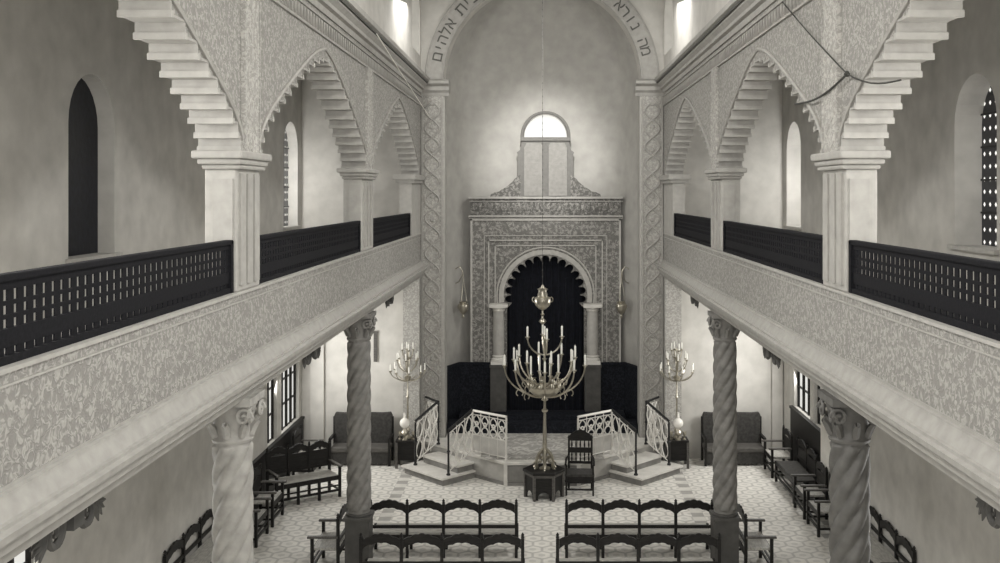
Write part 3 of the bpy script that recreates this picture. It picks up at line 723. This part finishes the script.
# ------------------------------------------------------------------ piers, columns, brackets, balustrades
ord_ = {10.95: 'nearer', 18.40: 'farther', 10.93: 'nearer', 18.42: 'farther', 3.43: 'nearest', -4.1: 'rear'}
for sd in (-1, 1):
    nm = SIDE[sd]
    for (yc, wd) in PIERS[1:]:
        t = thing('gallery_pier', (sd*3.375, yc, 5.955), '%s square plaster pier of the %s gallery' % (ord_[yc], nm), 'pier', 0, 'gallery piers')
        def bx(b, x0, x1, y0, y1, z0, z1): return b.box(sd*x0-sd*3.375, sd*x1-sd*3.375, y0, y1, z0-5.955, z1-5.955)
        h = wd/2
        b = B(); bx(b, 3.205, 3.54, -h, h, 5.956, ZI-.2); b.ob('shaft', 'stone', t, bevel=.015)
        b = B()
        for k in (-.6, 0, .6): bx(b, 3.18, 3.21, k*h-.09, k*h+.09, 6.02, ZI-.24)
        bx(b, 3.24, 3.45, -h-.02, -h+.02, 6.1, ZI-.3); b.ob('fluting', 'mould', t)
        b = B(); bx(b, 3.15, 3.56, -h-.05, h+.05, ZI-.2, ZI-.15); bx(b, 3.13, 3.59, -h-.10, h+.10, ZI-.15, ZI-.09); bx(b, 3.10, 3.635, -h-.15, h+.15, ZI-.09, ZI-.005); b.ob('capital', 'mould', t, bevel=.02)
        # carved strip above the pier
        b = B(); b.box(sd*3.16, sd*3.21, yc-.25, yc+.25, ZI, 9.28); o = b.ob('wall_strip', 'carve_fine'); o.name = 'trim_%s_strip' % nm; o['kind'] = 'structure'
        b = B()
        for e in (-.27, .27): b.box(sd*3.15, sd*3.2, yc+e-.015, yc+e+.015, ZI, 9.28)
        for ph in (0, PI): b.tube([(sd*3.165, yc+.16*math.sin(2*PI*(k/60*1.8)/.6+ph), ZI+k/60*1.8) for k in range(61)], .012, 5)
        o = b.ob('trim_%s_strip_edge' % nm, 'carve_fine'); o['kind'] = 'structure'
    # twisted columns under the gallery
    for yc in (3.43, 10.93, 18.42):
        pale = sd < 0
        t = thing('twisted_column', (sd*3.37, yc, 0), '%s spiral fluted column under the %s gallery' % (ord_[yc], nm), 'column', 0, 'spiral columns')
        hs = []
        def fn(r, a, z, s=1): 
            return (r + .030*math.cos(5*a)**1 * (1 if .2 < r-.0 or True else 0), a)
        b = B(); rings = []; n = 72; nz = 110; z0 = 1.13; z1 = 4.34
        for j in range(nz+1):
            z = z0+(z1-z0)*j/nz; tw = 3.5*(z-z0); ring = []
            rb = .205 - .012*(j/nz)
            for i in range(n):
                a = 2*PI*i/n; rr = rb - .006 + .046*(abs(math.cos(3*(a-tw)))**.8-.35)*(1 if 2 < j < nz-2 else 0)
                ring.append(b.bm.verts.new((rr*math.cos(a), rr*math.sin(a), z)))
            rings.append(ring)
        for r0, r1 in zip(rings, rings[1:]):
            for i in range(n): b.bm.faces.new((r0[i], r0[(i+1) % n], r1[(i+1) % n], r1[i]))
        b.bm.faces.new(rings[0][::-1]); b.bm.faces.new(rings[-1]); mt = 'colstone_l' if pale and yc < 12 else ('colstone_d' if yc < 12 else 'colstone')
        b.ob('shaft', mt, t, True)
        b = B(); b.lathe([(.215, 4.30), (.225, 4.33), (.2, 4.36), (.2, 4.45), (.23, 4.6), (.26, 4.72)], (0, 0, 0), 24)
        b.box(-.27, .27, -.30, .30, 4.72, 4.80); cp = b.ob('capital', mt, t, True)
        b = B()
        for (ax, ay) in ((1, 1), (1, -1), (-1, 1), (-1, -1)):
            for (dx, dy) in ((1, 0), (0, 1)):
                pts = []
                for k in range(22):
                    a = k*.42; r = .10*(1-k/24); u = .19+r*math.cos(a)*.9; z = 4.60+r*math.sin(a)
                    pts.append((ax*u, ay*.25, z) if dx else (ax*.25, ay*u, z))
                b.tube(pts, .022, 5)
        for i in range(8):
            th = 2*PI*i/8; b.tube([(.2*math.cos(th), .2*math.sin(th), 4.37), (.24*math.cos(th), .24*math.sin(th), 4.47), (.29*math.cos(th), .29*math.sin(th), 4.53), (.27*math.cos(th), .27*math.sin(th), 4.49)], [.04, .045, .03, .015], 6)
        b.ob('volutes', mt, cp, True)
        b = B(); b.box(-.25, .25, -.25, .25, 0, .12); b.box(-.22, .22, -.22, .22, .12, 1.02); b.box(-.25, .25, -.25, .25, 1.02, 1.09); b.lathe([(.24, 1.09), (.24, 1.12), (.21, 1.14)], (0, 0, 0), 24); b.ob('pedestal', 'pedestal', t, bevel=.01)
    # scrolled leaf brackets halfway between the columns
    for k, yc in enumerate((7.18, 14.67, 22.1)):
        t = thing('scroll_bracket', (sd*3.37, yc, 4.80), 'scrolled leaf bracket under the %s gallery ledge, %s' % (nm, ('nearest the viewer', 'between the two spiral columns', 'close to the end wall')[k]), 'bracket', 0, 'leaf brackets')
        b = B()
        b.box(-.09, .09, -.50, .50, -.05, -.001); b.box(-.06, .06, -.08, .08, -.2, -.05); b.ob('bracket_body', 'pedestal', t)  # brackets take the dark pedestal colour to carry the shade under the ledge
        for m_ in (-1, 1):
            b = B(); pts = []
            for q in range(26):
                a = q*.36; r = .12*(1-q/29); pts.append((0, m_*(.25+r*math.cos(a+2.6)), -.16+r*math.sin(a+2.6)))
            b.tube(pts, [.034-.0008*q for q in range(26)], 6)
            for q in range(6):
                an = -.5+q*.33; p0 = Vector((0, m_*.36, -.12)); d = Vector((0, m_*math.cos(an), -math.sin(an)*.8-.12)); b.tube([p0, p0+d*.11, p0+d*.21], [.02, .03, .006], 5)
            b.ob('leaf_scroll', 'pedestal', t, True)
    # balustrades
    for k, (ya, yb) in enumerate(((3.89, 10.49), (11.41, 17.80), (19.0, 24.48))):
        t = thing('balustrade', (sd*3.27, (ya+yb)/2, 5.956), 'dark pierced wooden balustrade in the %s bay of the %s gallery' % (('nearest', 'middle', 'farthest')[k], nm), 'balustrade', 0, 'gallery balustrades')
        L = (yb-ya)/2
        b = B(); b.box(-.045, .045, -L, L, .505, .552); b.ob('top_rail', 'screen', t, bevel=.01)
        b = B(); b.box(-.035, .035, -L, L, .0, .05); b.box(-.018, .018, -L, L, .10, .215); b.box(-.018, .018, -L, L, .455, .505)
        b.ob('solid_panel', 'screen', t)
        b = B(); zs_ = [.235, .31, .335, .40, .425, .485]
        n = int(2*L/.118)
        for i in range(n+1):
            yy = -L+2*L*i/n; b.box(-.006, .006, yy-.044, yy+.044, .05, .10); b.box(-.006, .006, yy-.037, yy+.037, .215, .455)
        for (z0, z1) in ((.272, .300), (.356, .384)): b.box(-.009, .009, -L, L, z0, z1)
        b.ob('pierced_lattice', 'screen', t)
        for m_ in (-1, 1): B().box(-.045, .045, m_*L-.0*m_, m_*(L-.07), 0, .54).ob('end_post', 'screen', t)
# cords strung on the arcade walls
def wy(px, py, X=3.14):  # point on the nave face of an arcade wall for the picture point
    Y = X*1000/abs(px-543); return (X*(1 if px > 543 else -1), Y, EYE+(193-py)*Y/1000)
def sag(a, b_, n=10, s=.05): return [Vector(a).lerp(Vector(b_), i/n) - Vector((0, 0, s*math.sin(PI*i/n))) for i in range(n+1)]
P1 = wy(849, 74)
tag(B().tube(sag(wy(784, 2), P1, 10, .02), .008, 5).ob('thin_cord', 'cord_d'), 'thin dark cord running down from the right cornice to the knot', 'cord')
tag(B().tube(sag(wy(797, 104), P1, 10, .08), .013, 5).tube(sag(P1, wy(903, 80), 8, .06), .009, 5).lathe([(.015, -.03), (.035, 0), (.015, .03)], P1, 8).ob('knotted_cord', 'cord_d'), 'thick dark knotted cord strung across the right arch spring', 'cord')
tag(B().tube(sag(wy(378, 34, 2.9), wy(431, 118, 3.0), 10, .02), .010, 5).ob('pale_cord', 'cord_w'), 'pale cord hanging from the left cornice near the end wall', 'cord')

# ------------------------------------------------------------------ benches and chairs (local: width along x, facing +y, origin at the back edge on the floor)
def crest_poly(x0, x1, zt, th, hump):
    w = x1-x0; up = []; lo = []
    for i in range(33):
        u = i/32; base = hump*(math.sin(PI*u)**1.3)
        up.append((x0+w*u, zt-hump+base+.018*abs(math.sin(5*PI*u))))
    for i in range(33):
        u = 1-i/32; base = hump*(math.sin(PI*u)**.8)*1.1
        lo.append((x0+w*u, zt-hump-th+base+.016*abs(math.sin(4*PI*u))))
    return up+lo
def bench(name, label, cat, n, sw, depth=.55, hb=1.13, arms=True, group=None, seat='wood_l', loc=(0, 0, 0), rz=0, wood_='wood', full=False):
    t = thing(name, loc, label, cat, rz, group); Wd = n*sw; x0 = -Wd/2
    for i in range(n+1):
        x = x0+i*sw
        b = B(); b.box(x-.028, x+.028, -.028, .028, 0, hb-.07); b.lathe([(.02, hb-.07), (.035, hb-.05), (.02, hb-.03), (.03, hb-.01), (.005, hb+.03)], (x, 0, 0), 8); b.ob('back_post', wood_, t)
        if i in (0, n) or n > 2:
            B().box(x-.028, x+.028, depth-.056, depth, 0, .70 if arms and i in (0, n) else .5).ob('leg', wood_, t)
    for i in range(n):
        xa = x0+i*sw+.03; xb = xa+sw-.06
        b = B(); b.prism(crest_poly(xa, xb, hb, .16, .09), 'y', -.018, .018); b.ob('crest_rail', wood_, t)
        if full: B().box(xa, xb, -.012, .012, .66, hb-.2).ob('back_panel', wood_, t)
    b = B(); b.box(x0, -x0, -.02, .02, .60, .66); b.ob('back_rail', wood_, t)
    b = B(); b.box(x0+.03, -x0-.03, .02, depth-.03, .47, .51); b.ob('seat', seat, t)
    B().box(x0, -x0, -.015, .015, .36, .47).ob('seat_rail', wood_, t); B().box(x0, -x0, depth-.045, depth-.015, .40, .50).ob('seat_rail', wood_, t)
    b = B(); b.box(x0, -x0, depth-.04, depth-.01, .14, .19); b.box(x0, -x0, depth-.04, depth-.01, .26, .29); b.box(x0-.015, x0+.015, 0, depth, .14, .18); b.box(-x0-.015, -x0+.015, 0, depth, .14, .18); b.ob('stretcher', wood_, t)
    if arms:
        for s in (-1, 1):
            b = B(); b.box(s*-x0-.04, s*-x0+.04, 0, depth+.06, .70, .74); b.ob('armrest', 'wood_m', t, bevel=.008)
    return t
b1 = bench('nave_bench', 'carved dark four-seat bench, rear row left of the aisle', 'bench', 4, .695, loc=(-1.88, 19.1, 0), arms=False, group='nave benches', depth=.6)
b1['label'] = 'carved four-seat bench in the nave, left of the aisle, row nearest the dais'
copy_tree(b1, (1.86, 19.1, 0), 0, 'carved four-seat bench in the nave, right of the aisle, row nearest the dais')
copy_tree(b1, (-1.72, 17.2, 0), 0, 'carved four-seat bench in the nave, left of the aisle, row at bottom of photo')
copy_tree(b1, (1.66, 17.2, 0), 0, 'carved four-seat bench in the nave, right of the aisle, row at bottom of photo')
# chairs facing outward beside the far column pedestals
a1 = bench('armchair', 'carved armchair facing the left aisle beside the dark column pedestal', 'chair', 1, .95, .5, 1.13, group='armchairs by the column pedestals', loc=(-3.72, 18.72, 0), rz=PI/2)
copy_tree(a1, (3.72, 18.72, 0), -PI/2, 'carved armchair facing the right aisle beside the dark column pedestal')
# left aisle
st_ = bench('carved_settee', 'carved three-seat settee with pale seat standing askew in the left aisle', 'settee', 3, .50, .62, 1.2, loc=(-5.62, 23.1, 0), rz=PI+.62, full=True)
c1 = bench('armchair', 'dark carved armchair against the left wall, in front of the askew settee', 'chair', 1, .80, .5, 1.1, group='wall armchairs', loc=(-6.12, 21.35, 0), rz=-PI/2, full=True)
copy_tree(c1, (-6.12, 25.0, 0), -PI/2, 'dark carved armchair against the left wall under the far window')
copy_tree(c1, (-6.12, 20.15, 0), -PI/2, 'dark carved armchair against the left wall, nearest of that row')
# right aisle
copy_tree(c1, (6.12, 24.95, 0), PI/2, 'dark carved armchair against the right wall, farthest along the row')
copy_tree(c1, (6.1, 21.85, 0), PI/2, 'dark carved armchair against the right wall beside the white curtain')
copy_tree(c1, (6.1, 20.75, 0), PI/2, 'carved armchair partly behind the nearer right spiral column')
bench('wall_bench', 'long dark bench against the right wall between two armchairs', 'bench', 2, .86, .55, 1.1, arms=False, seat='cloth', loc=(6.2, 23.4, 0), rz=PI/2, full=True)
# long benches seen beyond the near columns
lb = bench('long_bench', 'plain bench with sloping back line left of the nearer left column', 'bench', 3, .85, .5, 1.0, group='aisle benches', loc=(-6.3, 18.0, 0), rz=-PI/2)
copy_tree(lb, (6.3, 18.2, 0), PI/2, 'bench against the right wall beyond the nearer right column')
# carved chair by the candelabrum
ch = thing('spindle_chair', (.90, 23.62, 0), 'dark carved armchair with spindled back beside the hexagonal stand', 'chair', PI-.06)
for s in (-1, 1):
    b = B(); b.tube([(s*.27, 0, 0), (s*.27, -.02, .5), (s*.27, -.05, 1.2)], .024, 8); b.lathe([(.024, 0), (.035, .03), (.01, .08)], (s*.27, -.05, 1.19), 8); b.ob('back_post', 'wood', ch, True)
    b = B(); b.tube([(s*.31, .5, 0), (s*.31, .5, .72)], .022, 8); b.lathe([(.02, 0), (.035, .02), (.035, .04), (.02, .06)], (s*.31, .5, .3), 8); b.ob('leg', 'wood', ch, True)
    b = B(); b.tube([(s*.28, -.02, .78), (s*.32, .25, .80), (s*.33, .54, .72)], .024, 8); b.ob('armrest', 'wood', ch, True)
b = B(); b.prism([(-.32, 0), (.32, 0), (.34, .52), (-.34, .52)], 'z', .44, .50); b.ob('seat', 'cloth', ch, bevel=.012)
b = B(); b.box(-.29, .29, .48, .5, .30, .44); b.box(-.29, .29, .48, .5, .12, .16); b.box(-.29, .29, -.01, .01, .14, .18); b.ob('stretcher', 'wood', ch)
for (z0, z1) in ((.60, .66), (.86, .98)): B().box(-.27, .27, -.055, -.02, z0, z1).ob('back_rail', 'wood', ch)
pl = [(-.29, 1.14), (-.29, 1.22)] + [(-.27+.54*u/24, 1.24+.15*math.sin(PI*u/24)+.02*abs(math.sin(5*PI*u/24))) for u in range(25)] + [(.29, 1.22), (.29, 1.14)]
B().prism(pl, 'y', -.06, -.03).ob('crest_rail', 'wood', ch)
for i in range(5):
    x = -.2+i*.1
    b = B(); b.lathe([(.012, .66), (.022, .72), (.012, .76), (.022, .82), (.012, .86)], (x, -.035, 0), 8); b.lathe([(.012, .98), (.022, 1.04), (.012, 1.14)], (x, -.042, 0), 8); b.ob('spindle', 'wood', ch, True)
# upholstered settees against the end wall of the aisles
def uph(s_):
    t = thing('upholstered_settee', (4.95 if s_ > 0 else -4.68, 26.2, 0), 'dark upholstered two-seat settee against the end wall of the %s aisle' % SIDE[s_], 'settee', PI, 'upholstered settees')
    for s in (-1, 1):
        b = B(); b.prism([(s*.02, .46), (s*.74, .46), (s*.76, 1.18), (s*.72, 1.27), (s*.5, 1.25), (s*.1, 1.26), (s*.05, 1.2), (s*.02, 1.14)], 'y', -.05, .06); b.ob('back_cushion', 'cloth', t, bevel=.02)
    b = B(); b.box(-.76, .76, .0, .58, .34, .47); b.ob('seat', 'wood_m', t, bevel=.03)
    pl = [(-.76, .36), (-.76, .05)] + [(-.76+1.52*u/40, .04+.02*math.cos(u*PI/2)) for u in range(41)] + [(.76, .05), (.76, .36)]
    b = B(); b.prism(pl, 'y', .53, .56); b.ob('skirt', 'cloth', t)
    for s in (-1, 1):
        b = B(); b.box(s*.76-.03, s*.76+.03, 0, .6, .66, .72); b.box(s*.76-.03, s*.76+.03, .54, .6, .0, .66); b.box(s*.76-.03, s*.76+.03, -.03, .03, .0, 1.15); b.ob('arm', 'wood', t)
for s_ in (-1, 1): uph(s_)
b = B(); b.box(-4.40-.045, -4.40+.045, YE-.045, YE-.001, 2.55, 3.3); b.box(-4.40-.06, -4.40+.06, YE-.06, YE-.001, 3.3, 3.36); tag(b.ob('wall_plaque', 'wood_m'), 'narrow upright plaque hanging on the left end wall', 'plaque')
b = B(); pts = []
for i in range(33): pts.append((6.20+.035*math.sin(i*.9), 21.4+i*.025))
b.prism(pts + [(x+.02, y) for x, y in pts[::-1]], 'z', .5, 4.1); tag(b.ob('window_curtain', 'curtain', None, True), 'white curtain hanging by the right aisle window', 'curtain')

# ------------------------------------------------------------------ camera, light
cam = bpy.data.cameras.new('camera'); co = bpy.data.objects.new('camera', cam); C.objects.link(co)
cam.sensor_width = 36; cam.lens = 36; cam.shift_x = -.043; cam.shift_y = -.0885; cam.clip_end = 200
co.location = (.02, 0, EYE); co.rotation_euler = (PI/2, 0, 0); S.camera = co
def light(kind, name, loc, target, energy, size=1, size_y=None, color=(1, .985, .95), **kw):
    l = bpy.data.lights.new(name, kind); l.energy = energy; l.color = color
    if kind == 'AREA':
        l.size = size
        if size_y: l.shape = 'RECTANGLE'; l.size_y = size_y
    for k, v in kw.items(): setattr(l, k, v)
    o = bpy.data.objects.new(name, l); C.objects.link(o); o.location = loc
    o.rotation_euler = (Vector(target)-Vector(loc)).to_track_quat('-Z', 'Y').to_euler(); return o
light('AREA', 'rear_fill', (0, -2.6, 7.6), (0, 20, 5.0), 680, 5, 4)  # soft frontal light added before the rear wall, which has no window
for sd in (-1, 1):
    for y, e in ((7.1, 300), (14.7, 300), (22.6, 230)): light('AREA', 'clerestory_daylight', (sd*3.1, y, 11.4), (-sd*1.5, y+1, 4), e, 2.0, 1.5)
    for y, e in ((5.3, 30), (12, 40), (24.6, 130)): light('AREA', 'aisle_window_daylight', (sd*(XO-.15), y, 3.1), (0, y, 1.5), e, 1.5, 1.8)
    for y, e in ((3.3, 160), (8.7, 160), (19.6, 90), (24.0, 10)): light('AREA', 'gallery_window_daylight', (sd*(XO-.1), y, 7.6), (sd*2, y+.6, 6.6), e, 1.2, 2.0)
    # added lights hidden in two window recesses per side, brightening the far reveals
    for y in (13.55 if sd < 0 else 14.1, 24.7): light('AREA', 'window_reveal_fill', (sd*(XO+.12), y, 7.3), (sd*(XO+.1), y+1.3, 7.2), 28 if y > 20 else (1.5 if sd < 0 else 5), .2, 1.8)
light('SPOT', 'apse_glow_fill', (.05, 17, 12.6), (.05, 28.4, 8.0), 7000, spot_size=math.radians(22), spot_blend=1.0, shadow_soft_size=.3)  # added spot that makes the soft glow on the apse wall
w = bpy.data.worlds.new('world'); S.world = w; w.use_nodes = True
w.node_tree.nodes['Background'].inputs[0].default_value = (.9, .9, .88, 1); w.node_tree.nodes['Background'].inputs[1].default_value = .5
vs = S.view_settings; vs.view_transform = 'Standard'; vs.look = 'None'; vs.gamma = 1; vs.exposure = .05; vs.use_curve_mapping = False
